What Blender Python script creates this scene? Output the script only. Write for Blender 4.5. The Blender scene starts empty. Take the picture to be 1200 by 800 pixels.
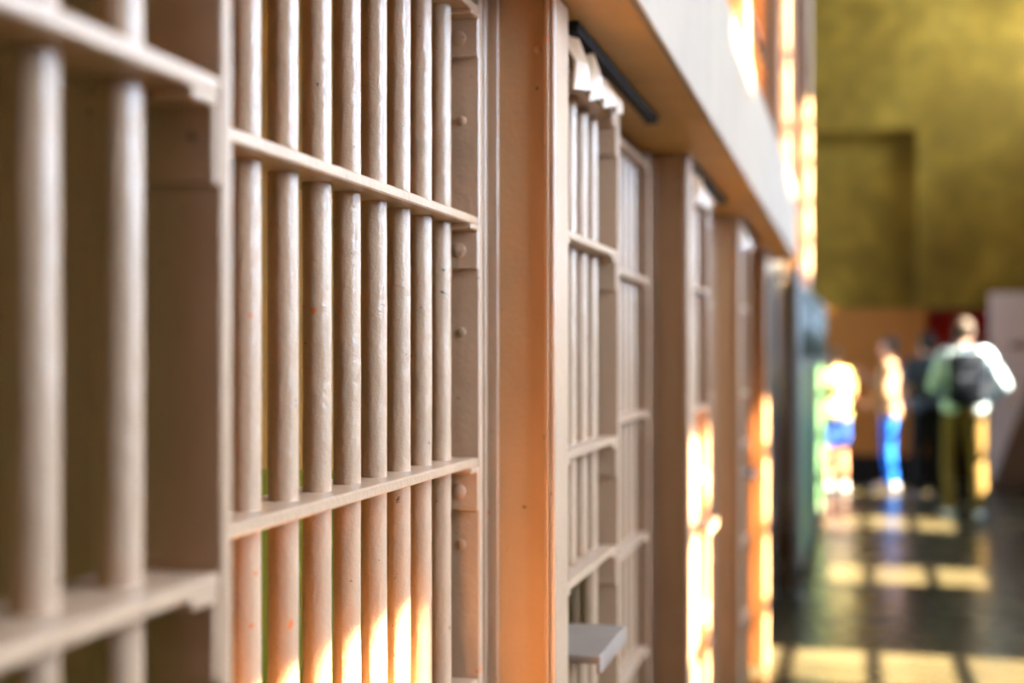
import bpy, bmesh, math, random
from mathutils import Vector, Matrix, noise
random.seed(7)
S = bpy.context.scene
C = S.collection

# ------------------------------------------------------------------ camera
EYE = 1.5
cam_d = bpy.data.cameras.new('camera')
cam = bpy.data.objects.new('camera', cam_d); C.objects.link(cam)
cam.location = (0, 0, EYE)
cam.rotation_euler = (math.pi/2, 0, math.atan(401/1667))
cam_d.sensor_width = 36; cam_d.lens = 50; cam_d.shift_y = 15/1200
cam_d.clip_start = 0.05
cam_d.dof.use_dof = True; cam_d.dof.focus_distance = 1.62; cam_d.dof.aperture_fstop = 2.4
S.camera = cam

# ------------------------------------------------------------------ daylight
w = bpy.data.worlds.new('sky'); S.world = w; w.use_nodes = True
bg = w.node_tree.nodes['Background']
bg.inputs[0].default_value = (0.64, 0.88, 1.22, 1); bg.inputs[1].default_value = 16.0
sun_d = bpy.data.lights.new('sun', 'SUN'); sun = bpy.data.objects.new('sun', sun_d); C.objects.link(sun)
SA, SE = 0.055, 0.9                 # sun travel per metre of -x: along y, and down
SUN = Vector((-1, SA, -SE))
sun.location = (6, -3, 9)
sun.rotation_euler = SUN.to_track_quat('-Z', 'Y').to_euler()
sun_d.energy = 62; sun_d.color = (1.0, 0.82, 0.55); sun_d.angle = math.radians(0.6)
S.view_settings.view_transform = 'Standard'; S.view_settings.look = 'None'
S.view_settings.exposure = 1.82; S.view_settings.gamma = 1.0; S.view_settings.use_curve_mapping = False
S.cycles.use_denoising = True

# ------------------------------------------------------------------ layout numbers (metres)
PITCH = 1.65                       # cell to cell
CY = [1.955 + PITCH*i for i in range(4)]      # columns, camera-side faces
ZS = 2.01                          # underside of the tier
ZT = 2.36                          # top of the tier edge
WX = 2.8                           # inner face of the window wall
WT = 0.20                          # its thickness
LIT = [(0.60 + 3.02*k, 1.42 + 3.02*k) for k in range(6)]
LIT[0] = (0.96, 1.74); LIT[4] = (12.68, 13.72); LIT[5] = (15.75, 16.27)              # stretches of cell front the windows let the sun reach
WIN = [(a - SA*(WX+WT+0.41), b - SA*(WX+0.41)) for a, b in LIT]
ZL = (1.75, 1.27 + SE*(WX+WT+0.42)); ZU = (2.30 + SE*(WX+0.30), 3.85 + SE*(WX+WT+0.3))
FL = (14.6, 16.2, 0.9, 3.0)         # unseen window added in the far left wall to brighten the lower hall
FW = (14.3, 17.6, 4.75, 5.75)         # unseen wide high window added to light the end wall from the right
TE = 7.85                          # far end of the tier
TOP = [ZL[1], ZL[1], ZL[1], 2.85, ZL[1], ZL[1]-0.12]     # heads of the lower windows
UPPER = (0, 1, 2, 4)               # bays with an upper window

# ------------------------------------------------------------------ helpers
def bx(bm, lo, hi, bev=0.0):
    vs = [bm.verts.new((x, y, z)) for x in (lo[0], hi[0]) for y in (lo[1], hi[1]) for z in (lo[2], hi[2])]
    fs = [(0,1,3,2), (4,6,7,5), (0,4,5,1), (2,3,7,6), (0,2,6,4), (1,5,7,3)]
    faces = [bm.faces.new([vs[i] for i in f]) for f in fs]
    if bev:
        es = set(e for f in faces for e in f.edges)
        bmesh.ops.bevel(bm, geom=list(es), offset=bev, segments=1, affect='EDGES', profile=0.5)

def mesh(name, bm, mat, smooth=False):
    bmesh.ops.recalc_face_normals(bm, faces=bm.faces)
    me = bpy.data.meshes.new(name); bm.to_mesh(me); bm.free()
    me.materials.append(mat)
    if smooth:
        for p in me.polygons: p.use_smooth = True
    return me

def link(name, me, parent=None, loc=(0,0,0)):
    o = bpy.data.objects.new(name, me); C.objects.link(o)
    o.location = loc
    if parent: o.parent = parent
    return o

def box(name, lo, hi, mat, parent=None, bev=0.0):
    # local origin at the base centre so that object coordinates stay small
    c = Vector(((lo[0]+hi[0])/2, (lo[1]+hi[1])/2, lo[2]))
    bm = bmesh.new(); bx(bm, Vector(lo)-c, Vector(hi)-c, bev)
    return link(name, mesh(name, bm, mat), parent, c)

def empty(name, loc=(0,0,0), rz=0):
    o = bpy.data.objects.new(name, None); C.objects.link(o); o.location = loc; o.rotation_euler = (0,0,rz)
    o.empty_display_size = 0.1
    return o

def tag(o, label, cat, group=None):
    o['label'] = label; o['category'] = cat
    if group: o['group'] = group
    return o

def struct(o, label=None):
    o['kind'] = 'structure'
    if label: o['label'] = label
    return o

def copy_tree(o, parent=None):
    c = o.copy(); C.objects.link(c)
    c.parent = parent
    for ch in list(o.children): copy_tree(ch, c)
    return c

def tube(bm, pts, r, seg=12, cap=True):
    rings = []
    n = len(pts)
    pts = [Vector(p) for p in pts]
    prev = None
    for i, p in enumerate(pts):
        t = (pts[min(i+1, n-1)] - pts[max(i-1, 0)]).normalized()
        if prev is None:
            a = t.orthogonal().normalized()
        else:
            a = (prev - t*prev.dot(t)).normalized()
        prev = a; b = t.cross(a)
        rr = r[i] if isinstance(r, (list, tuple)) else r
        rings.append([bm.verts.new(p + (a*math.cos(k*2*math.pi/seg) + b*math.sin(k*2*math.pi/seg))*rr) for k in range(seg)])
    for i in range(n-1):
        for k in range(seg):
            bm.faces.new((rings[i][k], rings[i][(k+1)%seg], rings[i+1][(k+1)%seg], rings[i+1][k]))
    if cap:
        bm.faces.new(rings[0][::-1]); bm.faces.new(rings[-1])

# ------------------------------------------------------------------ materials
def nt(name):
    m = bpy.data.materials.new(name); m.use_nodes = True
    t = m.node_tree; return m, t, t.nodes['Principled BSDF']

def coords(t, rnd=True):
    tc = t.nodes.new('ShaderNodeTexCoord')
    if not rnd: return tc.outputs['Object']
    oi = t.nodes.new('ShaderNodeObjectInfo')
    mm = t.nodes.new('ShaderNodeMath'); mm.operation = 'MULTIPLY'; mm.inputs[1].default_value = 37.0
    t.links.new(oi.outputs['Random'], mm.inputs[0])
    ad = t.nodes.new('ShaderNodeVectorMath'); ad.operation = 'ADD'
    t.links.new(tc.outputs['Object'], ad.inputs[0]); t.links.new(mm.outputs[0], ad.inputs[1])
    return ad.outputs[0]

def noise_n(t, vec, scale, detail=3, rough=0.55):
    n = t.nodes.new('ShaderNodeTexNoise'); n.inputs['Scale'].default_value = scale
    n.inputs['Detail'].default_value = detail; n.inputs['Roughness'].default_value = rough
    t.links.new(vec, n.inputs['Vector']); return n.outputs[0]

def ramp(t, v, stops):
    r = t.nodes.new('ShaderNodeValToRGB'); e = r.color_ramp.elements
    e[0].position, e[0].color = stops[0][0], (*stops[0][1], 1)
    e[1].position, e[1].color = stops[-1][0], (*stops[-1][1], 1)
    for p, c in stops[1:-1]:
        n = e.new(p); n.color = (*c, 1)
    t.links.new(v, r.inputs[0]); return r.outputs[0]

def mix(t, fac, a, b):
    m = t.nodes.new('ShaderNodeMix'); m.data_type = 'RGBA'
    for sock, v in ((0, fac), (6, a), (7, b)):
        if hasattr(v, 'links'): t.links.new(v, m.inputs[sock])
        elif sock == 0: m.inputs[0].default_value = v
        else: m.inputs[sock].default_value = (*v, 1)
    return m.outputs[2]

def bump(t, b, hs, dist=0.002):
    last = None
    for h, st in hs:
        n = t.nodes.new('ShaderNodeBump'); n.inputs['Strength'].default_value = st; n.inputs['Distance'].default_value = dist
        t.links.new(h, n.inputs['Height'])
        if last: t.links.new(last, n.inputs['Normal'])
        last = n.outputs[0]
    t.links.new(last, b.inputs['Normal'])

def paint(name, col, rough=0.30, chips=True, lump=0.55, dirt=0.12, spec=0.5):
    """thick brushed oil paint on steel: lumpy, faintly soiled, chipped to primer and rust"""
    m, t, b = nt(name)
    v = coords(t)
    big = noise_n(t, v, 5, 4); fine = noise_n(t, v, 130, 3); mid = noise_n(t, v, 38, 3)
    c = ramp(t, big, [(0.3, tuple(x*(1-dirt) for x in col)), (0.7, col)])
    if chips:
        n1 = noise_n(t, v, 70, 4, 0.6)
        f1 = ramp(t, n1, [(0.705, (0,0,0)), (0.715, (1,1,1))])
        c = mix(t, f1, c, (0.10, 0.045, 0.02))
        n2 = noise_n(t, v, 40, 2, 0.4)
        f2 = ramp(t, n2, [(0.775, (0,0,0)), (0.785, (1,1,1))])
        c = mix(t, f2, c, (0.62, 0.16, 0.04))
    t.links.new(c, b.inputs['Base Color'])
    b.inputs['Roughness'].default_value = rough
    b.inputs['Specular IOR Level'].default_value = spec
    bump(t, b, [(noise_n(t, v, 14, 3), lump*0.6), (mid, lump*0.42), (fine, lump*0.35)], 0.006)
    return m

def plain(name, col, rough=0.6, var=0.12, scale=8, bmp=0.2, metal=0.0, spec=0.5):
    m, t, b = nt(name)
    v = coords(t)
    n = noise_n(t, v, scale, 4)
    c = ramp(t, n, [(0.3, tuple(x*(1-var) for x in col)), (0.7, tuple(min(1, x*(1+var)) for x in col))])
    t.links.new(c, b.inputs['Base Color'])
    b.inputs['Roughness'].default_value = rough; b.inputs['Metallic'].default_value = metal; b.inputs['Specular IOR Level'].default_value = spec
    bump(t, b, [(noise_n(t, v, scale*8, 3), bmp)], 0.002)
    return m

CREAM = (0.52, 0.315, 0.182)
M_bar = paint('cream paint on bars', CREAM)
M_plate = paint('cream paint on plates', CREAM, lump=0.4)
M_post = paint('tan paint on posts', (0.48, 0.25, 0.108), rough=0.5, lump=0.35)
M_tier = paint('cream paint on tier', (0.46, 0.275, 0.12), rough=0.6, chips=False, lump=0.3, dirt=0.2)
M_fascia = paint('grey-cream paint on tier edge', (0.33, 0.21, 0.118), rough=0.6, chips=False, lump=0.3, dirt=0.15)  # tier cream toned down in colour to offset strong window light here
M_soffit = paint('soffit paint with warm bounce light', (0.56, 0.29, 0.075), rough=0.6, chips=False, lump=0.3, dirt=0.2)  # warm bounce light from the sunlit floor put into this orange tone
M_dark = plain('dark oiled steel', (0.012, 0.007, 0.004), 0.85)
M_rust = plain('brown painted steel', (0.16, 0.08, 0.045), 0.5)
M_pale = plain('pale blue-grey paint', (0.24, 0.24, 0.22), 0.35)
M_green = plain('green paint', (0.06, 0.135, 0.06), 0.42)
M_grey = plain('grey-green paint', (0.07, 0.08, 0.06), 0.45)
M_tray = plain('worn grey-cream ledge paint', (0.26, 0.17, 0.115), 0.6)
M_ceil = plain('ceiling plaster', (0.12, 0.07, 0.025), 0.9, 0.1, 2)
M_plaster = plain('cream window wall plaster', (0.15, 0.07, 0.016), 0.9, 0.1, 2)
M_muntin = plain('green-grey window steel', (0.22, 0.25, 0.22), 0.6)
M_tan = plain('tan board', (0.28, 0.10, 0.018), 0.8, 0.06, 3, spec=0.15)
M_black = plain('black base', (0.010, 0.007, 0.005), 0.9, spec=0.1)
M_red = plain('dark red cloth', (0.28, 0.014, 0.008), 0.9, spec=0.1)
M_white = plain('off-white board', (0.68, 0.52, 0.44), 0.6, 0.05, 2)

def cell_wall_mat():
    m, t, b = nt('cell wall paint, cream above green')
    g = t.nodes.new('ShaderNodeNewGeometry'); sp = t.nodes.new('ShaderNodeSeparateXYZ')
    t.links.new(g.outputs['Position'], sp.inputs[0])
    f = ramp(t, sp.outputs['Z'], [(0.5, (0,0,0)), (0.501, (1,1,1))])
    # z boundary at 1.33 m
    ma = t.nodes.new('ShaderNodeMath'); ma.operation = 'GREATER_THAN'; ma.inputs[1].default_value = 1.33
    t.links.new(sp.outputs['Z'], ma.inputs[0])
    c = mix(t, ma.outputs[0], (0.22, 0.38, 0.055), (0.64, 0.53, 0.235))
    n = noise_n(t, g.outputs['Position'], 6, 4)
    c2 = mix(t, ramp(t, n, [(0.35, (0.25,)*3), (0.65, (0,)*3)]), c, (0.35, 0.28, 0.15))
    t.links.new(c2, b.inputs['Base Color']); b.inputs['Roughness'].default_value = 0.6
    return m
M_cell = cell_wall_mat()

def concrete_mat():
    m, t, b = nt('stained yellow concrete')
    tc = t.nodes.new('ShaderNodeTexCoord'); v = tc.outputs['Object']
    n1 = noise_n(t, v, 0.9, 6, 0.62); n2 = noise_n(t, v, 4, 5, 0.6)
    c = ramp(t, n1, [(0.30, (0.10, 0.048, 0.006)), (0.5, (0.27, 0.145, 0.016)), (0.72, (0.40, 0.235, 0.035))])
    c = mix(t, ramp(t, n2, [(0.40, (0.55,)*3), (0.62, (0,)*3)]), c, (0.13, 0.075, 0.010))
    # faint board-marked lift rectangles
    br = t.nodes.new('ShaderNodeTexBrick'); br.inputs['Scale'].default_value = 1.0
    br.inputs['Mortar Size'].default_value = 0.02; br.inputs['Brick Width'].default_value = 1.1; br.inputs['Row Height'].default_value = 0.75
    br.inputs['Color1'].default_value = (0.30, 0.30, 0.30, 1); br.inputs['Color2'].default_value = (0.0, 0.0, 0.0, 1); br.inputs['Mortar'].default_value = (0.45, 0.45, 0.45, 1)
    mp = t.nodes.new('ShaderNodeMapping'); mp.inputs['Rotation'].default_value = (math.pi/2, 0, 0)
    t.links.new(v, mp.inputs[0]); t.links.new(mp.outputs[0], br.inputs['Vector'])
    c = mix(t, br.outputs[0], c, (0.14, 0.075, 0.008))
    t.links.new(c, b.inputs['Base Color']); b.inputs['Roughness'].default_value = 0.9; b.inputs['Specular IOR Level'].default_value = 0.1
    bump(t, b, [(n2, 0.3)], 0.01)
    return m
M_conc = concrete_mat()

def floor_mat():
    m, t, b = nt('dark polished concrete floor')
    tc = t.nodes.new('ShaderNodeTexCoord'); v = tc.outputs['Object']
    n1 = noise_n(t, v, 1.3, 6, 0.6); n2 = noise_n(t, v, 14, 4)
    c = ramp(t, n1, [(0.3, (0.015, 0.0125, 0.0065)), (0.7, (0.040, 0.034, 0.019))])
    t.links.new(c, b.inputs['Base Color'])
    t.links.new(ramp(t, n1, [(0.3, (0.20,)*3), (0.7, (0.33,)*3)]), b.inputs['Roughness'])
    b.inputs['Specular IOR Level'].default_value = 0.16
    bump(t, b, [(n2, 0.06)], 0.004)
    return m
M_floor = floor_mat()

# ------------------------------------------------------------------ the setting
def multi(name, boxes, mat, bev=0.0):
    bm = bmesh.new()
    for lo, hi in boxes: bx(bm, lo, hi, bev)
    return struct(link(name, mesh(name, bm, mat)))

Y0, Y1 = -6.0, 18.0
multi('floor', [((-5, Y0, -0.2), (WX+0.4, Y1+0.4, 0))], M_floor)['label'] = 'dark polished concrete corridor floor with sun patches'
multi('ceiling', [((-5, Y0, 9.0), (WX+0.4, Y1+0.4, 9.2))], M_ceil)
rw = [((WX, Y0, 0), (WX+WT, Y1, ZL[0])), ((WX, Y0, ZL[1]), (WX+WT, FW[0], ZU[0])), ((WX, Y0, ZU[1]), (WX+WT, FW[0], 9.0)),
      ((WX, FW[0], FW[3]), (WX+WT, Y1, 9.0)), ((WX, FW[0], ZL[1]), (WX+WT, FW[1], FW[2])), ((WX, FW[1], ZL[1]), (WX+WT, Y1, FW[3]))]
for z0, z1, ids, ye in ((ZL[0], ZL[1], range(6), Y1), (ZU[0], ZU[1], UPPER, FW[0])):
    ys = [Y0] + [y for k in ids for y in WIN[k]] + [ye]
    for i in range(0, len(ys)-1, 2):
        rw.append(((WX, ys[i], z0), (WX+WT, ys[i+1], z1)))
for k in (3, 5): rw.append(((WX, WIN[k][0], TOP[k]), (WX+WT, WIN[k][1], ZL[1])))
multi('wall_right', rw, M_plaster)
multi('wall_right_light_baffles', [((WX-0.75, b+0.10, 0), (WX, b+0.45, 9.0 if b < 14 else 4.5)) for a, b in WIN], M_plaster)['label'] = 'unseen piers added to screen the far end from window light'  # deep piers added out of view to cut oblique window light
multi('wall_left_far', [((-5.2, 12.9, 0), (-5.0, FL[0], 9.2)), ((-5.2, FL[1], 0), (-5.0, Y1+0.6, 9.2)), ((-5.2, FL[0], 0), (-5.0, FL[1], FL[2])), ((-5.2, FL[0], FL[3]), (-5.0, FL[1], 9.2)),
                        ((-5.0, 13.0, 0), (-3.1, 13.2, 9.0))], M_plaster)
multi('wall_rear', [((-5, Y0-0.2, 0), (WX+0.4, Y0, 9))], M_rust)
# window steelwork: a frame, rows of panes and one upright
n_w = 0
for k, (a, bnd) in enumerate(WIN):
    for z0, z1, rows in ((ZL[0], TOP[k], 7 if TOP[k] > 3 else 3), (ZU[0], ZU[1], 5)):
        if z0 == ZU[0] and k not in UPPER: continue
        n_w += 1
        root = struct(empty('window_%d' % n_w, (WX+0.06, (a+bnd)/2, z0)), 'tall steel window in the outer wall')
        hw, hh = (bnd-a)/2, z1-z0
        bm = bmesh.new()
        bx(bm, (-0.02, -hw, 0), (0.02, hw, 0.04)); bx(bm, (-0.02, -hw, hh-0.04), (0.02, hw, hh))
        bx(bm, (-0.02, -hw, 0.04), (0.02, -hw+0.04, hh-0.04)); bx(bm, (-0.02, hw-0.04, 0.04), (0.02, hw, hh-0.04))
        link('window_frame', mesh('window_frame', bm, M_muntin), root)
        for r in range(1, rows):
            z = hh*r/rows
            box('muntin', (-0.015, -hw+0.04, z-0.022), (0.015, hw-0.04, z+0.022), M_muntin, root)
        box('mullion', (-0.018, -0.012, 0.04), (0.018, 0.012, hh-0.04), M_muntin, root)
        ld = bpy.data.lights.new('window_daylight', 'AREA'); ld.shape = 'RECTANGLE'; ld.size = hh; ld.size_y = bnd-a
        lo = bpy.data.objects.new('window_daylight', ld); C.objects.link(lo)
        lo.location = (WX+WT-0.01, (a+bnd)/2, (z0+z1)/2); lo.rotation_euler = (0, math.pi/2, 0)
        ld.cycles.is_portal = True

for (ya, yb, za, zb), wx, lx, ang, lab in ((FW, WX+0.06, WX+WT-0.01, math.pi/2, 'added wide high steel window lighting the hall beyond the cells'),
                                           (FL, -5.1, -5.19, -math.pi/2, 'added steel window lighting the hall from the far left wall')):
    n_w += 1; hw, hh = (yb-ya)/2, zb-za
    root = struct(empty('window_%d' % n_w, (wx, (ya+yb)/2, za)), lab)
    for q in range(5):
        y = -hw + 2*hw*q/4; box('mullion', (-0.02, max(-hw, y-0.02), 0), (0.02, min(hw, y+0.02), hh), M_muntin, root)
    for q in range(5):
        z = hh*q/4; box('muntin', (-0.015, -hw, max(0, z-0.02)), (0.015, hw, min(hh, z+0.02)), M_muntin, root)
    ld = bpy.data.lights.new('window_daylight', 'AREA'); ld.shape = 'RECTANGLE'; ld.size = hh; ld.size_y = 2*hw
    lo = bpy.data.objects.new('window_daylight', ld); C.objects.link(lo)
    lo.location = (lx, (ya+yb)/2, (za+zb)/2); lo.rotation_euler = (0, ang, 0); ld.cycles.is_portal = True

# end wall with a blind recess
RX0, RX1, RZ0, RZ1 = -1.2, 0.75, 0.0, 4.25
multi('wall_back', [((-5, Y1+0.35, 0), (WX+0.4, Y1+0.6, 9)),
                    ((RX1, Y1, 0), (WX+0.4, Y1+0.35, 9)), ((-5, Y1, 0), (RX0, Y1+0.35, 9)),
                    ((RX0, Y1, RZ1), (RX1, Y1+0.35, 9))], M_conc)['label'] = 'stained yellow concrete end wall with a tall blind recess'

# the cell block: partitions, back, floor and ceiling of the cells, solid wall above and beyond
parts = [((-3.3, -6, 0), (-3.1, 13.2, 9))]
for y in [0.305] + CY: parts.append(((-3.1, y+0.005, 0), (-0.525, y+0.085, ZT)))
multi('wall_cells', parts, M_cell)['label'] = 'cell partitions painted cream above green'
multi('wall_left', [((-0.7, -6, 0), (-0.5, 0.30, 9)), ((-3.1, 0.3, ZS+0.02), (-0.60, 13.2, ZT-0.02)),
                    ((-0.8, 0.3, 4.75), (-0.5, 13.2, 9))], M_tier)
multi('wall_left_end', [((-0.80, 7.08, 0), (-0.64, 13.0, ZS+0.02)), ((-3.1, 13.0, 0), (-0.8, 13.2, 9)), ((-0.8, TE+0.05, ZT), (-0.64, 13.0, 4.75))], M_rust)

# tier: soffit plates and edge beam
tier = struct(empty('tier_beam', (-0.42, 0.3, ZS)), 'cream steel tier slab overhanging the cell fronts')
tier['kind'] = 'structure'
yy = [-6.0, 0.30] + [c - 0.005 for c in CY[:-1]] + [TE]
for a, bnd in zip(yy[:-1], yy[1:]):
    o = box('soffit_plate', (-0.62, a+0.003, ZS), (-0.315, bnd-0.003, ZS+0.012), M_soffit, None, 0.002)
    o.location -= tier.location; o.parent = tier
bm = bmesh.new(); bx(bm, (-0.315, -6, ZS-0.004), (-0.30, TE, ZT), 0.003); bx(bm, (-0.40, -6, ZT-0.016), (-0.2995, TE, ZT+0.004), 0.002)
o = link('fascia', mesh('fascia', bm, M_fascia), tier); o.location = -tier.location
bm = bmesh.new(); bx(bm, (-0.62, -6, ZS+0.013), (-0.316, TE-0.01, ZT-0.018))
o = link('slab_core', mesh('slab_core', bm, M_tier), tier); o.location = -tier.location

# ------------------------------------------------------------------ cell fronts
RW = 0.075        # rail width across the plane
RT = 0.0122       # rail thickness
BD = 0.0150       # bar radius
def bar_mesh(h, seed):
    bm = bmesh.new(); seg, rings = 28, max(6, int(h/0.025))
    rs = []
    for i in range(rings+1):
        z = h*i/rings; ring = []
        for k in range(seg):
            a = 2*math.pi*k/seg
            d = noise.noise(Vector((math.cos(a)*1.3 + seed*7, math.sin(a)*1.3, z*22)))*0.00045 + noise.noise(Vector((seed*3, math.cos(a), z*5)))*0.0004
            ring.append(bm.verts.new(((BD+d)*math.cos(a), (BD+d)*math.sin(a), z)))
        rs.append(ring)
    for i in range(rings):
        for k in range(seg):
            bm.faces.new((rs[i][k], rs[i][(k+1)%seg], rs[i+1][(k+1)%seg], rs[i+1][k]))
    bm.faces.new(rs[0][::-1]); bm.faces.new(rs[-1])
    return mesh('bar', bm, M_bar, True)

def plate_mesh(name, dims, mat, bev=0.0018):
    bm = bmesh.new(); bx(bm, (-dims[0]/2, -dims[1]/2, 0), (dims[0]/2, dims[1]/2, dims[2]), bev)
    return mesh(name, bm, mat)

def rivet_mesh():
    bm = bmesh.new(); seg = 16; prof = [(0.0105, 0), (0.0105, 0.002), (0.009, 0.0052), (0.0055, 0.0072), (0.0, 0.0078)]
    rings = []
    for r, hgt in prof[:-1]:
        rings.append([bm.verts.new((r*math.cos(2*math.pi*k/seg), -hgt, r*math.sin(2*math.pi*k/seg))) for k in range(seg)])
    top = bm.verts.new((0, -prof[-1][1], 0))
    for i in range(len(rings)-1):
        for k in range(seg): bm.faces.new((rings[i][k], rings[i][(k+1)%seg], rings[i+1][(k+1)%seg], rings[i+1][k]))
    for k in range(seg): bm.faces.new((rings[-1][k], rings[-1][(k+1)%seg], top))
    return mesh('rivet', bm, M_plate, True)
ME_rivet = rivet_mesh()

def clip_mesh():
    """angle clip under a rail end: a leg along the rail and a leg down the stile (stile on the +y side)"""
    bm = bmesh.new(); t = 0.0075
    bx(bm, (-RW/2-0.001, -0.040, -t), (RW/2+0.002, 0, 0), 0.0015)
    bx(bm, (-RW/2-0.001, -t, -0.060), (RW/2+0.002, 0, -t+0.001), 0.0015)
    return mesh('bracket', bm, M_plate)
ME_clip = clip_mesh()
bm = bmesh.new(); t = 0.0075
bx(bm, (-RW/2-0.001, 0, -t), (RW/2+0.002, 0.040, 0), 0.0015); bx(bm, (-RW/2-0.001, 0, -0.060), (RW/2+0.002, t, -t+0.001), 0.0015)
ME_clip_near = mesh('bracket', bm, M_plate)

RAILS = [0.15, 0.46, 0.76, 1.045, 1.353 - RT/2, 1.682 - RT/2]
def make_grille(label, group):
    """fixed barred panel; origin on the floor at its near lower corner, front edge plane x = 0, y along the corridor"""
    L = 1.0; H = ZS - 0.004
    root = tag(empty('barred_panel'), label, 'cell bars', group)
    st = plate_mesh('stile', (RW+0.004, 0.02, H), M_plate)
    link('stile', st, root, (-RW/2, 0.01, 0)); link('stile', st, root, (-RW/2, L-0.01, 0))
    ra = plate_mesh('rail', (RW, L-0.04, RT), M_plate)
    for z in RAILS + [ZS-0.045]:
        link('rail', ra, root, (-RW/2, L/2, z))
        b = link('bracket', ME_clip, root, (-RW/2, L-0.02, z))
        r = link('rivet', ME_rivet, b, (0.012, -0.0072, -0.034)); r.scale = (1, 0.6 if z < 1.5 else 0.25, 1)
        b = link('bracket', ME_clip_near, root, (-RW/2, 0.02, z))
    for z in (0.62, 0.95, 1.24, 1.53, 1.82):
        r = link('rivet', ME_rivet, root, (-RW/2+0.014, L-0.0185, z)); r.scale = (0.7, 0.45, 0.7)
    bars = [bar_mesh(H, k) for k in range(4)]
    for k in range(10):
        link('bar', bars[k % 4], root, (-RW/2, L-0.077-0.0893*k, 0))
    # jamb plate that the door closes against, on the cell side
    link('jamb_plate', plate_mesh('jamb_plate', (0.24, 0.02, H), M_plate), root, (-RW-0.124, 0.0105, 0))
    return root

DT = 0.08
def make_door(label, group):
    """sliding barred door; origin on the floor at its near lower corner, front edge plane x = 0"""
    L = 0.50; z0, z1 = 0.05, 1.93
    root = tag(empty('cell_door'), label, 'cell door', group)
    st = plate_mesh('stile', (DT+0.004, 0.015, z1-z0), M_plate)
    link('stile', st, root, (-DT/2, 0.0075, z0)); link('stile', st, root, (-DT/2, L-0.0075, z0))
    ra = plate_mesh('rail', (DT, L-0.03, RT), M_plate)
    for z in (z0, 0.46, 0.76, 1.145, 1.341, 1.674, z1-RT):
        link('rail', ra, root, (-DT/2, L/2, z))
        if z > z0:
            b = link('bracket', ME_clip, root, (-DT/2, L-0.015, z))
            link('bracket', ME_clip_near, root, (-DT/2, 0.015, z))
    full = [bar_mesh(z1-z0-0.01, 11+k) for k in range(2)]
    ys = [L-0.078-0.098*k for k in range(4)]
    link('bar', full[0], root, (-DT/2, ys[0], z0+0.005))
    up = bar_mesh(z1-1.145-0.006, 15); dn = bar_mesh(1.034-z0-0.005, 16)
    for y in ys[1:]:
        link('bar', up, root, (-DT/2, y, 1.148)); link('bar', dn, root, (-DT/2, y, z0+0.005))
    # food-slot ledge: a plate standing out from the bars
    bm = bmesh.new(); bx(bm, (-0.079, 0.05, 1.036), (0.046, 0.30, 1.048), 0.002); bx(bm, (0.040, 0.05, 1.020), (0.046, 0.30, 1.037), 0.002)
    led = link('tray_ledge', mesh('tray_ledge', bm, M_tray), root); led['label'] = 'worn grey ledge below the food slot'
    # hanger: a crumpled folded sheet over the head of the door
    bm = bmesh.new()
    ys2 = [0.03, 0.10, 0.16, 0.21, 0.27, 0.33, 0.39, 0.44]; xo = [0.004, 0.016, 0.003, 0.018, 0.005, 0.020, 0.006, 0.012]
    zt = [1.978, 1.985, 1.965, 1.986, 1.975, 1.960, 1.982, 1.965]; zb = [1.895, 1.905, 1.90, 1.912, 1.908, 1.918, 1.915, 1.925]
    ro = [[bm.verts.new((x + dx, y, z)) for x, y, z in zip([a*f for a in xo], ys2, zz)] for dx, f, zz in ((0.006, 1.0, zb), (0.012, 0.4, [(a+b)/2 for a, b in zip(zt, zb)]), (-0.018, 1.4, zt), (-0.024, 1.4, zt), (0.007, 0.4, [(a+b)/2 for a, b in zip(zt, zb)]), (0.002, 1.0, zb))]
    for r in range(6):
        for k in range(7): bm.faces.new((ro[r][k], ro[r][k+1], ro[(r+1) % 6][k+1], ro[(r+1) % 6][k]))
    bm.faces.new([r[0] for r in ro]); bm.faces.new([r[-1] for r in ro][::-1])
    link('hanger', mesh('hanger', bm, M_plate), root)
    return root

def make_post(label, group, h):
    """partition post; origin on the floor, camera-side face at y = 0, wall plane x = 0"""
    root = tag(empty('partition_post'), label, 'post', group)
    link('web', plate_mesh('web', (0.108, 0.082, h), M_post), root, (0.030, 0.046, 0))
    link('front_flange', plate_mesh('front_flange', (0.008, 0.094, h), M_plate, 0.0022), root, (0.0885, 0.047, 0))
    link('edge_strip', plate_mesh('edge_strip', (0.006, 0.008, h), M_post, 0.001), root, (0.0805, 0.001, 0))
    bm = bmesh.new(); bx(bm, (-0.028, -0.016, 0), (-0.005, 0.003, h), 0.0015); bx(bm, (-0.005, -0.004, 0), (0.010, 0.004, h), 0.001)
    link('corner_angle', mesh('corner_angle', bm, M_plate), root)
    for k, z in enumerate((0.35, 0.85, 1.93)):
        if z < h: b = link('bolt', ME_rivet, root, (0.066, 0.005, z)); b.scale = (0.5, 0.6, 0.5)
    return root

def make_track(label, group):
    root = tag(empty('door_track'), label, 'door track', group)
    box('track_bar', (-0.012, 0, -0.018), (0.008, 0.86, -0.001), M_dark, root)
    box('end_stop', (-0.014, 0.86, -0.020), (0.012, 0.885, -0.001), M_dark, root)
    box('hanger_plate', (-0.026, 0.02, -0.012), (-0.012, 0.40, -0.001), M_dark, root)
    return root

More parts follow.
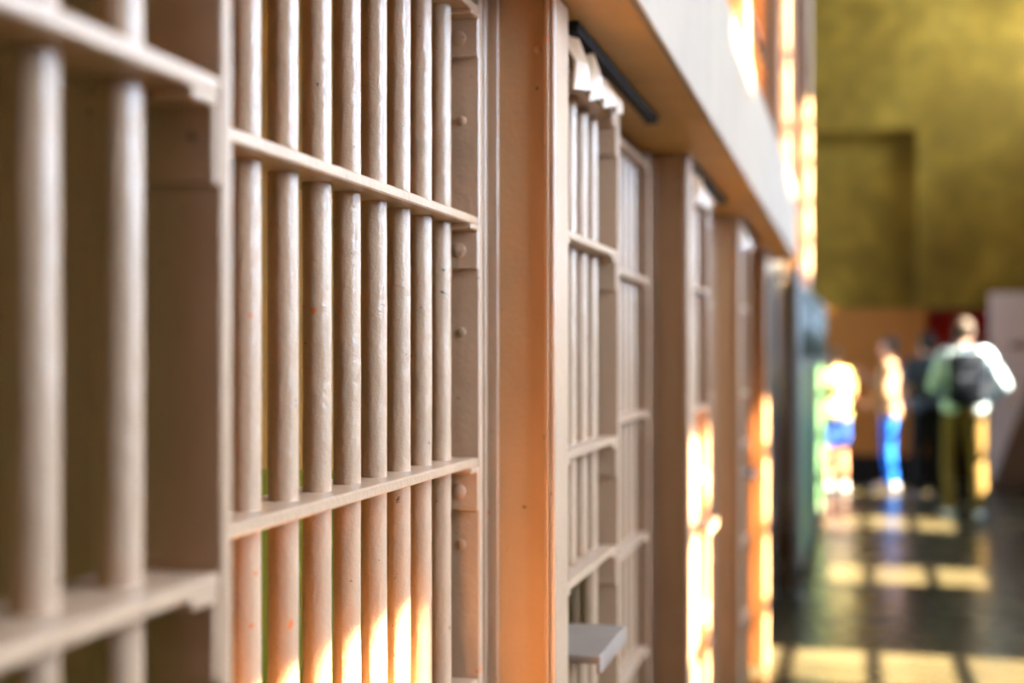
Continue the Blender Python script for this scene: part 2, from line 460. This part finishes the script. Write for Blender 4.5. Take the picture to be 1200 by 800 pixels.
lab_g = ['sharply focused cream cell bars filling the left half, beside the wide tan post',
         'slanting cream cell bars just past the first wide tan post',
         'cream cell bars just past the second tan post',
         'thin blurred cell bars just past the third tan post',
         'last blurred cell bars before the pale steel doorframe']
lab_d = ['blurred barred cell door nearest the lens at the left edge',
         'barred cell door with grey tray ledge beside the wide tan post',
         'barred cell door beside the second tan post, sunlit ledge',
         'barred cell door beside the third tan post',
         'barred cell door beyond the sunlit fourth tan post']
lab_p = ['widest tan steel post in the middle of the row',
         'second tan steel post, with a sunlit cream front edge',
         'third tan steel post, in shade',
         'fourth tan steel post, sunlit orange on its lower half',
         'last steel post, next to the pale steel doorframe']
lab_t = ['dark door track under the tier above the nearest door',
         'long dark door track under the tier past the widest post',
         'short dark door track under the tier past the second post',
         'dark door track under the tier past the third post',
         'dark door track under the tier past the fourth post']
G0 = make_grille(lab_g[0], 'fixed barred panels of the lower cells')
D0 = make_door(lab_d[0], 'sliding barred doors of the lower cells')
P0 = make_post(lab_p[0], 'posts between the lower cells', ZS-0.002)
T0 = make_track(lab_t[0], 'door tracks under the tier')
for i in range(4):
    y = CY[i]
    for proto, labs, loc in ((G0, lab_g, (-0.50, y-0.055-1.0, 0)), (D0, lab_d, (-0.415, y-1.555, 0)),
                             (P0, lab_p, (-0.50, y, 0)), (T0, lab_t, (-0.418, y-1.47, ZS))):
        o = proto if i == 0 else copy_tree(proto)
        o['label'] = labs[i]; o.location = loc
        if proto is D0 and i > 0: o.location.y += 0.0

# upper tier: the same panels and posts, and the gallery rail posts on the tier edge
lab_ug = ['barred panel of the upper tier, nearest of those above the tier edge',
          'barred panel of the upper tier, middle of those above the tier edge',
          'barred panel of the upper tier, farthest above the tier edge']
lab_up = ['upper tier tan post, nearest above the tier edge', 'upper tier tan post, second above the tier edge', 'upper tier tan post, farthest above the tier edge']
for k, i in enumerate((1, 2, 3)):
    o = copy_tree(G0); o['label'] = lab_ug[k]; o['group'] = 'barred panels of the upper tier'; o.location = (-0.50, CY[i]-1.055, ZT+0.005)
    o = copy_tree(P0); o['label'] = lab_up[k]; o['group'] = 'posts of the upper tier'; o.location = (-0.50, CY[i], ZT+0.005)
multi('wall_left_upper', [((-0.8, 0.3, ZT+0.01), (-0.52, CY[0], 4.75)), ((-3.1, CY[0], ZT+ZS), (-0.42, TE, 4.75))], M_tier)

lab_r = ['sunlit gallery post on the tier edge nearest the top of the picture', 'second sunlit gallery post on the tier edge',
         'third gallery post on the tier edge, past the two brightest ones', 'last gallery post at the far end of the tier edge']
for k, y in enumerate((4.28, 6.15, 6.95, 7.7)):
    r = tag(empty('gallery_post', (-0.345, y, ZT+0.005)), lab_r[k], 'post', 'gallery posts on the tier edge')
    box('upright', (-0.03, -0.045, 0.012), (0.04, 0.045, 2.35), M_plate, r, 0.003)
    box('foot_plate', (-0.05, -0.07, 0), (0.045, 0.07, 0.012), M_plate, r, 0.002)
rail = tag(empty('gallery_railing', (-0.345, 0.3, ZT+0.005)), 'brown pipe railing between the gallery posts above the tier', 'railing')
for z in (0.45, 0.95):
    bm = bmesh.new(); tube(bm, [(-0.055, 0, z), (-0.055, 4.0, z), (-0.055, TE-0.35, z)], 0.018, 12)
    link('pipe', mesh('pipe', bm, M_rust, True), rail)

# end column of the block
ec = tag(empty('end_column', (-0.46, 12.85, 0)), 'tall sunlit cream column at the far end of the cell block', 'column')
box('shaft', (-0.08, 0, 0.25), (0.075, 0.36, 8.99), M_plate, ec, 0.008)
box('plinth', (-0.1, -0.02, 0), (0.09, 0.38, 0.25), M_plate, ec, 0.008)

# ------------------------------------------------------------------ pale steel doorframe and the green gate
uf = tag(empty('steel_doorframe', (-0.425, 9.0, 0)), 'narrow pale steel doorframe with rounded corners past the last post', 'doorframe')
R = 0.028
pts = [(-0.075, 0, 0), (-0.075, 0, 0.6), (-0.075, 0, 1.2), (-0.075, 0, 1.90)]
for k in range(1, 7):
    a = math.pi - k*math.pi/12
    pts.append((-0.025 + 0.05*math.cos(a), 0, 1.94 + 0.05*math.sin(a)))
pts += [(0.025, 0, 1.99)]
for k in range(1, 7):
    a = math.pi/2 - k*math.pi/12
    pts.append((0.025 + 0.05*math.cos(a), 0, 1.94 + 0.05*math.sin(a)))
pts += [(0.075, 0, 1.2), (0.075, 0, 0.6), (0.075, 0, 0)]
bm = bmesh.new(); tube(bm, pts, R, 14)
link('frame_tube', mesh('frame_tube', bm, M_pale, True), uf)
for x in (-0.075, 0.075):
    bm = bmesh.new(); tube(bm, [(x, 0, 0), (x, 0, 0.012)], 0.045, 16); link('foot_flange', mesh('foot_flange', bm, M_pale, True), uf)
bm = bmesh.new(); tube(bm, [(0, 0.03, 0), (0, 0.03, 1.0), (0, 0.03, 1.95)], 0.016, 12); link('inner_rod', mesh('inner_rod', bm, M_rust, True), uf)

gl = Vector((-0.285, 14.0, 0)) - Vector((-0.36, 9.06, 0)); GL = gl.length
gt = tag(empty('green_gate', (-0.36, 9.06, 0), math.atan2(gl.y, gl.x) - math.pi/2), 'long green steel gate with grey bars above a solid sheet', 'gate')
GH = 1.97
for y in (0, GL/2-0.025, GL-0.05): box('gate_post', (-0.025, y, 0.0), (0.025, y+0.05, GH), M_grey, gt, 0.003)
for z in (0.10, 1.42, GH-0.05):
    for y in (0.05, GL/2+0.025): box('cross_rail', (-0.02, y, z), (0.02, y+GL/2-0.075, z+0.05), M_grey, gt, 0.003)
for y in (0.05, GL/2+0.025): box('sheet', (-0.006, y, 0.15), (0.006, y+GL/2-0.075, 1.42), M_green, gt)
bm = bmesh.new(); tube(bm, [(0, 0, 1.47), (0, 0, GH-0.05)], 0.011, 10); me = mesh('bar', bm, M_grey, True)
for half in (0.05, GL/2+0.025):
    n = 20
    for k in range(n): link('bar', me, gt, (0, half + (GL/2-0.075)*(k+0.5)/n, 0))
# small white elbow fitting on the gate top
bm = bmesh.new()
tube(bm, [(0, 0.30, GH), (0, 0.30, GH+0.05), (0.0, 0.32, GH+0.085), (0, 0.36, GH+0.10), (0, 0.60, GH+0.10)], 0.03, 12)
link('conduit_elbow', mesh('conduit_elbow', bm, M_white, True), gt)

# ------------------------------------------------------------------ far end: boards and drapes before the end wall
bd = tag(empty('tan_partition', (0.28, 17.2, 0)), 'low plain tan partition board on a black base below the wall recess', 'partition')
box('board', (-0.93, -0.03, 0.32), (0.53, 0.03, 2.0), M_tan, bd, 0.004)
box('cap_rail', (-0.94, -0.04, 2.0), (0.54, 0.04, 2.03), M_tan, bd, 0.004)
box('plinth', (-0.93, -0.05, 0), (0.53, 0.05, 0.32), M_black, bd, 0.004)
rd = tag(empty('red_curtain', (1.15, 17.4, 0)), 'dark red curtain hanging behind the person with the backpack', 'curtain')
bm = bmesh.new(); n = 60; hw = 0.36   # short hanging
f1 = [[bm.verts.new((-hw+2*hw*k/n, 0.025*math.sin(k*0.9)+d, z)) for k in range(n+1)] for d in (0, 0.006) for z in (0.95, 1.5, 2.0)]
for g in (0, 3):
    for r in range(2):
        for k in range(n): bm.faces.new((f1[g+r][k], f1[g+r][k+1], f1[g+r+1][k+1], f1[g+r+1][k]))
link('cloth', mesh('cloth', bm, M_red, True), rd)
bm = bmesh.new(); tube(bm, [(-0.40, 0.003, 2.02), (0.40, 0.003, 2.02)], 0.016, 10); link('rod', mesh('rod', bm, M_dark, True), rd)
for x in (-0.385, 0.385):
    box('stand', (x-0.012, -0.009, 0.0), (x+0.012, 0.015, 2.006), M_dark, rd)
dc = tag(empty('low_cabinet', (1.15, 17.62, 0)), 'low dark cabinet below the red curtain', 'cabinet')
box('body', (-0.36, -0.12, 0.05), (0.36, 0.12, 0.86), M_black, dc, 0.006)
box('worktop', (-0.37, -0.14, 0.86), (0.37, 0.13, 0.89), M_black, dc, 0.004)
box('plinth', (-0.34, -0.10, 0), (0.34, 0.11, 0.05), M_black, dc)
wp = tag(empty('white_panel', (2.12, 17.0, 0)), 'tall off-white display panel at the right edge', 'panel')
box('board', (-0.62, -0.03, 0.06), (0.62, 0.03, 2.2), M_white, wp, 0.004)
box('base', (-0.60, -0.10, 0), (0.60, 0.10, 0.06), M_black, wp, 0.004)
box('name_plate', (-0.40, -0.042, 1.56), (-0.10, -0.030, 1.64), M_rust, wp)
# dark sloping wedge in front of the panel
bm = bmesh.new()
tri = [(0, 0), (0.50, 0), (0.50, 1.30), (0.46, 1.30)]
fr = [bm.verts.new((x, 0, z)) for x, z in tri]; bk = [bm.verts.new((x, 0.04, z)) for x, z in tri]
bm.faces.new(fr); bm.faces.new(bk[::-1])
for k in range(4): bm.faces.new((fr[k], fr[(k+1)%4], bk[(k+1)%4], bk[k]))
tag(link('dark_wedge', mesh('dark_wedge', bm, M_rust), None, (1.50, 16.84, 0)), 'dark brown sloping wedge in front of the white panel', 'stair')

# ------------------------------------------------------------------ people
def ico(bm, c, r, sub=2, rot=None):
    m = Matrix.Translation(Vector(c)) @ (rot.to_matrix().to_4x4() if rot else Matrix()) @ Matrix.Diagonal((*((r,)*3 if not isinstance(r, (tuple, list)) else r), 1))
    bmesh.ops.create_icosphere(bm, subdivisions=sub, radius=1, matrix=m)
def cap(bm, a, b, ra, rb, flat=None, n=12):
    """tapered limb with round ends; flat = (axis vector, factor) squashes the section"""
    a, b = Vector(a), Vector(b); L = (b-a).length
    k = max(3, int(L/0.02))
    pts = [a.lerp(b, i/k) for i in range(k+1)]; rs = [ra+(rb-ra)*i/k for i in range(k+1)]
    tube(bm, pts, rs, n); ico(bm, a, ra*0.995, 2); ico(bm, b, rb*0.995, 2)
def solid(name, bm, mat, parent, voxel=0.009, smooth=3):
    o = link(name, mesh(name, bm, mat, True), parent)
    m = o.modifiers.new('remesh', 'REMESH'); m.mode = 'VOXEL'; m.voxel_size = voxel; m.use_smooth_shade = True
    s = o.modifiers.new('smooth', 'SMOOTH'); s.iterations = smooth; s.factor = 0.5
    return o

M_skin = plain('skin', (0.36, 0.17, 0.10), 0.5, 0.06, 12, 0.05)
M_hair_d = plain('dark hair', (0.02, 0.014, 0.010), 0.6, 0.3, 60, spec=0.12)
M_hair_g = plain('greying brown hair', (0.06, 0.045, 0.035), 0.6, 0.3, 60, spec=0.12)
M_hair_b = plain('brown hair', (0.16, 0.08, 0.035), 0.6, 0.3, 60, spec=0.12)
M_eye = plain('eye white', (0.8, 0.78, 0.74), 0.3, 0.02)
M_lip = plain('lip', (0.45, 0.16, 0.13), 0.5, 0.05)
def cloth(n, c): return plain(n, c, 0.9, 0.10, 14, 0.35, 0.0, 0.1)

def limb_hand(bm, wrist, direction, palm_n, curl=0.5, thumb_side=1):
    """palm and five bent fingers; direction = along the hand, palm_n = out of the palm"""
    d = Vector(direction).normalized(); n = Vector(palm_n); n = (n - d*n.dot(d)).normalized(); s = d.cross(n)*thumb_side
    w = Vector(wrist)
    for off in (-0.028, -0.009, 0.009, 0.028):
        cap(bm, w + s*off*0.6, w + d*0.085 + s*off, 0.014, 0.0125, n=8)
    for off, L in ((-0.032, 0.058), (-0.011, 0.074), (0.010, 0.080), (0.031, 0.072)):
        p = w + d*0.085 + s*off
        ang = curl*0.5
        for j in range(3):
            q = p + (d*math.cos(ang) + n*math.sin(ang))*L*(0.45, 0.32, 0.26)[j]
            cap(bm, p, q, 0.0092-0.0008*j, 0.0086-0.0008*j, n=8); p = q; ang += curl*0.75
    p = w + d*0.025 + s*0.034
    q = p + (d*0.6 + s*0.75 + n*0.3).normalized()*0.042; cap(bm, p, q, 0.013, 0.0105, n=8)
    r = q + (d*0.85 + s*0.3 + n*0.45).normalized()*0.032; cap(bm, q, r, 0.0105, 0.009, n=8)

def person(label, loc, rz, scale, J, mats, sleeves='short', legs='long', hair='short', shirt_len=0.90):
    """J: joints in metres for a 1.75 m figure facing +y; mats: shirt, trousers, shoes, hair"""
    root = tag(empty('person', loc, rz), label, 'person', 'visitors at the far end of the corridor'); root.scale = (scale,)*3
    D = {'hipL': (-0.085, 0, 0.93), 'hipR': (0.085, 0, 0.93), 'kneeL': (-0.10, 0.02, 0.50), 'kneeR': (0.10, 0.02, 0.50),
         'ankL': (-0.105, -0.02, 0.09), 'ankR': (0.105, -0.02, 0.09), 'toeL': (-0.13, 0.15, 0.035), 'toeR': (0.13, 0.15, 0.035),
         'shL': (-0.175, -0.01, 1.425), 'shR': (0.175, -0.01, 1.425), 'elL': (-0.235, -0.04, 1.14), 'elR': (0.235, -0.04, 1.14),
         'wrL': (-0.235, 0.07, 0.90), 'wrR': (0.235, 0.07, 0.90), 'neck': (0, -0.015, 1.47), 'head': (0, 0.02, 1.625),
         'turn': 0.0, 'nod': 0.0}
    D.update(J); V = {k: Vector(v) if isinstance(v, tuple) else v for k, v in D.items()}
    bm = bmesh.new()
    for s in 'LR':
        cap(bm, V['hip'+s], V['knee'+s], 0.082, 0.054); cap(bm, V['knee'+s], V['knee'+s].lerp(V['ank'+s], 0.35), 0.054, 0.055)
        cap(bm, V['knee'+s].lerp(V['ank'+s], 0.35), V['ank'+s], 0.055, 0.036)
        cap(bm, V['ank'+s], V['toe'+s], 0.038, 0.028)
        cap(bm, V['sh'+s], V['el'+s], 0.050, 0.039); cap(bm, V['el'+s], V['wr'+s], 0.039, 0.026)
        dd = (V['wr'+s]-V['el'+s]); limb_hand(bm, V['wr'+s], dd, D.get('palm'+s, (0.9 if s == 'L' else -0.9, 0.3, 0)), 0.55, 1 if s == 'L' else -1)
    pel = (V['hipL']+V['hipR'])/2
    ico(bm, pel + Vector((0, -0.005, 0.05)), (0.155, 0.105, 0.12), 3)
    ico(bm, pel + Vector((0, 0, 0.20)), (0.135, 0.092, 0.16), 3)
    ch = (V['shL']+V['shR'])/2
    ico(bm, ch + Vector((0, 0.0, -0.13)), (0.165, 0.112, 0.19), 3)
    cap(bm, V['shL'].lerp(ch, 0.15), V['shR'].lerp(ch, 0.15), 0.055, 0.055)
    cap(bm, V['neck'] + Vector((0, 0, -0.05)), V['head'] + Vector((0, -0.012, -0.05)), 0.062, 0.053)
    HM = Matrix.Translation(V['head']) @ Matrix.Rotation(V['turn'], 4, 'Z') @ Matrix.Rotation(V['nod'], 4, 'X')
    h = lambda *p: HM @ Vector(p)
    hr = HM.to_quaternion()
    ico(bm, h(0, -0.012, 0.022), (0.076, 0.096, 0.098), 3, hr)          # skull
    ico(bm, h(0, 0.024, -0.048), (0.057, 0.064, 0.068), 3, hr)          # jaw
    ico(bm, h(0, 0.062, -0.095), (0.024, 0.020, 0.018), 2, hr)          # chin
    cap(bm, h(0, 0.086, 0.005), h(0, 0.104, -0.030), 0.010, 0.014)      # nose
    cap(bm, h(-0.04, 0.074, 0.026), h(0.04, 0.074, 0.026), 0.012, 0.012)  # brow
    for sx in (-1, 1): ico(bm, h(sx*0.078, -0.008, -0.008), (0.012, 0.021, 0.032), 2, hr)
    body = solid('body', bm, mats.get('skin', M_skin), root, 0.0075, 2)
    bm = bmesh.new()
    for sx in (-1, 1): ico(bm, h(sx*0.031, 0.076, 0.004), (0.013, 0.009, 0.008), 2, hr)
    link('eyes', mesh('eyes', bm, M_eye, True), root)
    bm = bmesh.new(); ico(bm, h(0, 0.084, -0.062), (0.024, 0.008, 0.007), 2, hr); link('lips', mesh('lips', bm, M_lip, True), root)
    # hair
    bm = bmesh.new()
    ico(bm, h(0, -0.022, 0.040), (0.085, 0.100, 0.094), 3, hr); ico(bm, h(0, -0.050, 0.0), (0.080, 0.068, 0.085), 3, hr)
    ico(bm, h(0, 0.045, 0.088), (0.055, 0.045, 0.032), 2, hr)
    if hair == 'long':
        ico(bm, h(0, -0.062, -0.075), (0.078, 0.055, 0.10), 3, hr)
        for sx in (-1, 1): ico(bm, h(sx*0.072, -0.015, -0.045), (0.022, 0.045, 0.095), 2, hr)
    solid('hair', bm, mats['hair'], root, 0.010, 2)
    # shirt
    bm = bmesh.new()
    ico(bm, ch + Vector((0, 0.0, -0.13)), (0.185, 0.130, 0.205), 3)
    ico(bm, pel + Vector((0, 0, 0.22)), (0.160, 0.115, 0.18), 3)
    lowz = shirt_len - pel.z
    cap(bm, pel + Vector((-0.055, 0, 0.14)), pel + Vector((-0.062, 0, lowz+0.10)), 0.112, 0.136); cap(bm, pel + Vector((0.055, 0, 0.14)), pel + Vector((0.062, 0, lowz+0.10)), 0.112, 0.136)
    cap(bm, V['shL'].lerp(ch, 0.1), V['shR'].lerp(ch, 0.1), 0.070, 0.070)
    cap(bm, V['neck'] + Vector((0, 0, -0.06)), V['neck'] + Vector((0, 0, 0.0)), 0.085, 0.068)
    for s in 'LR':
        e = 0.62 if sleeves == 'short' else 1.0
        cap(bm, V['sh'+s], V['sh'+s].lerp(V['el'+s], e), 0.067, 0.058 if sleeves == 'short' else 0.054)
        if sleeves == 'long': cap(bm, V['el'+s], V['el'+s].lerp(V['wr'+s], 0.93), 0.054, 0.040)
    solid('shirt', bm, mats['shirt'], root, 0.011, 3)
    # trousers or shorts
    bm = bmesh.new()
    ico(bm, pel + Vector((0, -0.01, 0.03)), (0.172, 0.122, 0.12), 3)
    for s in 'LR':
        cap(bm, V['hip'+s], V['hip'+s].lerp(V['knee'+s], 1 if legs == 'long' else 0.75), 0.098, 0.072 if legs == 'long' else 0.092)
        if legs == 'long': cap(bm, V['knee'+s], V['ank'+s] + Vector((0, 0, 0.01)), 0.072, 0.062)
    solid('trousers' if legs == 'long' else 'shorts', bm, mats['trousers'], root, 0.011, 3)
    for s in 'LR':
        bm = bmesh.new(); a, tt = V['ank'+s], V['toe'+s]
        d = (tt-a); d.z = 0; d.normalize(); zb = tt.z - 0.035
        hl = Vector((a.x, a.y, 0)) - d*0.045
        cap(bm, hl + Vector((0, 0, zb+0.042)), Vector((tt.x, tt.y, zb+0.036)), 0.042, 0.036)
        cap(bm, a + Vector((0, 0, 0.0)), hl + d*0.05 + Vector((0, 0, zb+0.05)), 0.044, 0.044)
        ico(bm, Vector((tt.x, tt.y, zb+0.034)) - d*0.02, (0.046, 0.046, 0.033), 2)
        solid('shoe', bm, mats['shoes'], root, 0.010, 2)
    return root

shoe_w = plain('pale shoe', (0.35, 0.35, 0.38), 0.6); shoe_d = plain('dark shoe', (0.03, 0.025, 0.02), 0.5)
PACK = (0.98, 13.62)
person('person in light blue shirt and khaki trousers walking away with a backpack', (PACK[0], PACK[1], 0), 0.05, 1.045,
       {'kneeL': (-0.11, 0.10, 0.51), 'ankL': (-0.11, 0.02, 0.095), 'toeL': (-0.13, 0.19, 0.035),
        'kneeR': (0.11, 0.0, 0.50), 'ankR': (0.115, -0.12, 0.10), 'toeR': (0.13, 0.05, 0.035),
        'elR': (0.335, -0.02, 1.165), 'wrR': (0.225, 0.14, 1.00), 'elL': (-0.26, 0.02, 1.16), 'wrL': (-0.14, 0.22, 1.10),
        'turn': -0.25, 'head': (0.0, 0.03, 1.625)},
       dict(shirt=cloth('light blue shirt cloth', (0.30, 0.40, 0.45)), trousers=cloth('khaki cloth', (0.085, 0.055, 0.016)), shoes=shoe_w, hair=M_hair_d), sleeves='long')
person('person in dark grey shirt and black trousers standing behind the backpack', (0.735, 15.3, 0), 0.35, 0.985,
       {'wrL': (-0.16, 0.20, 1.05), 'wrR': (0.16, 0.20, 1.05), 'elL': (-0.25, 0.0, 1.13), 'elR': (0.25, 0.0, 1.13), 'turn': -0.1},
       dict(shirt=cloth('dark grey cloth', (0.045, 0.058, 0.075)), trousers=cloth('black cloth', (0.012, 0.011, 0.012)), shoes=shoe_d, hair=M_hair_d))
person('person in cream jacket and bright blue jeans facing left, one hand raised', (0.39, 16.3, 0), math.pi/2 - 0.15, 0.965,
       {'shR': (0.17, 0.02, 1.42), 'elR': (0.20, 0.12, 1.15), 'wrR': (0.17, 0.33, 1.32), 'palmR': (-1, 0, 0.2),
        'elL': (-0.23, 0.02, 1.14), 'wrL': (-0.16, 0.20, 1.02), 'nod': 0.15},
       dict(shirt=cloth('cream jacket cloth', (0.22, 0.145, 0.10)), trousers=cloth('bright blue denim', (0.008, 0.09, 0.45)), shoes=shoe_w, hair=M_hair_g), sleeves='long', hair='short', shirt_len=0.80)
person('shorter person in pale yellow top and blue shorts beside the green gate', (-0.205, 15.93, 0), 0.5, 0.895,
       {'elR': (0.25, 0.05, 1.16), 'wrR': (0.10, 0.22, 1.22), 'elL': (-0.25, 0.05, 1.16), 'wrL': (-0.10, 0.22, 1.22), 'palmL': (1, 0, 0.3), 'palmR': (-1, 0, 0.3), 'nod': -0.15},
       dict(shirt=cloth('pale yellow cloth', (0.42, 0.39, 0.16)), trousers=cloth('blue shorts cloth', (0.015, 0.05, 0.26)), shoes=shoe_w, hair=M_hair_b), legs='short', shirt_len=0.86)

# backpack on the walking person's back
bp = tag(empty('backpack', (PACK[0], PACK[1], 0), 0.05), 'dark navy backpack worn by the person in light blue', 'backpack'); bp.scale = (1.045,)*3
M_pack = cloth('navy backpack cloth', (0.005, 0.008, 0.014))
def rbox(lo, hi, r):
    bm = bmesh.new(); bx(bm, lo, hi)
    bmesh.ops.bevel(bm, geom=list(bm.edges), offset=r, segments=4, affect='EDGES', profile=0.5); return bm
link('pack_body', mesh('pack_body', rbox((-0.165, -0.335, 0.99), (0.165, -0.135, 1.46), 0.06), M_pack, True), bp)
link('front_pocket', mesh('front_pocket', rbox((-0.125, -0.385, 1.02), (0.125, -0.325, 1.25), 0.028), M_pack, True), bp)
bm = bmesh.new(); tube(bm, [(-0.04, -0.19, 1.455), (-0.03, -0.19, 1.50), (0.03, -0.19, 1.50), (0.04, -0.19, 1.455)], 0.009, 8); link('grab_loop', mesh('grab_loop', bm, M_pack, True), bp)
for sx in (-1, 1):
    bm = bmesh.new()
    tube(bm, [(sx*0.10, -0.15, 1.42), (sx*0.105, -0.07, 1.515), (sx*0.11, 0.02, 1.515), (sx*0.115, 0.10, 1.43), (sx*0.125, 0.148, 1.30), (sx*0.155, 0.10, 1.14), (sx*0.17, -0.03, 1.06), (sx*0.15, -0.15, 1.05)], 0.017, 8)
    link('shoulder_strap', mesh('shoulder_strap', bm, M_pack, True), bp)
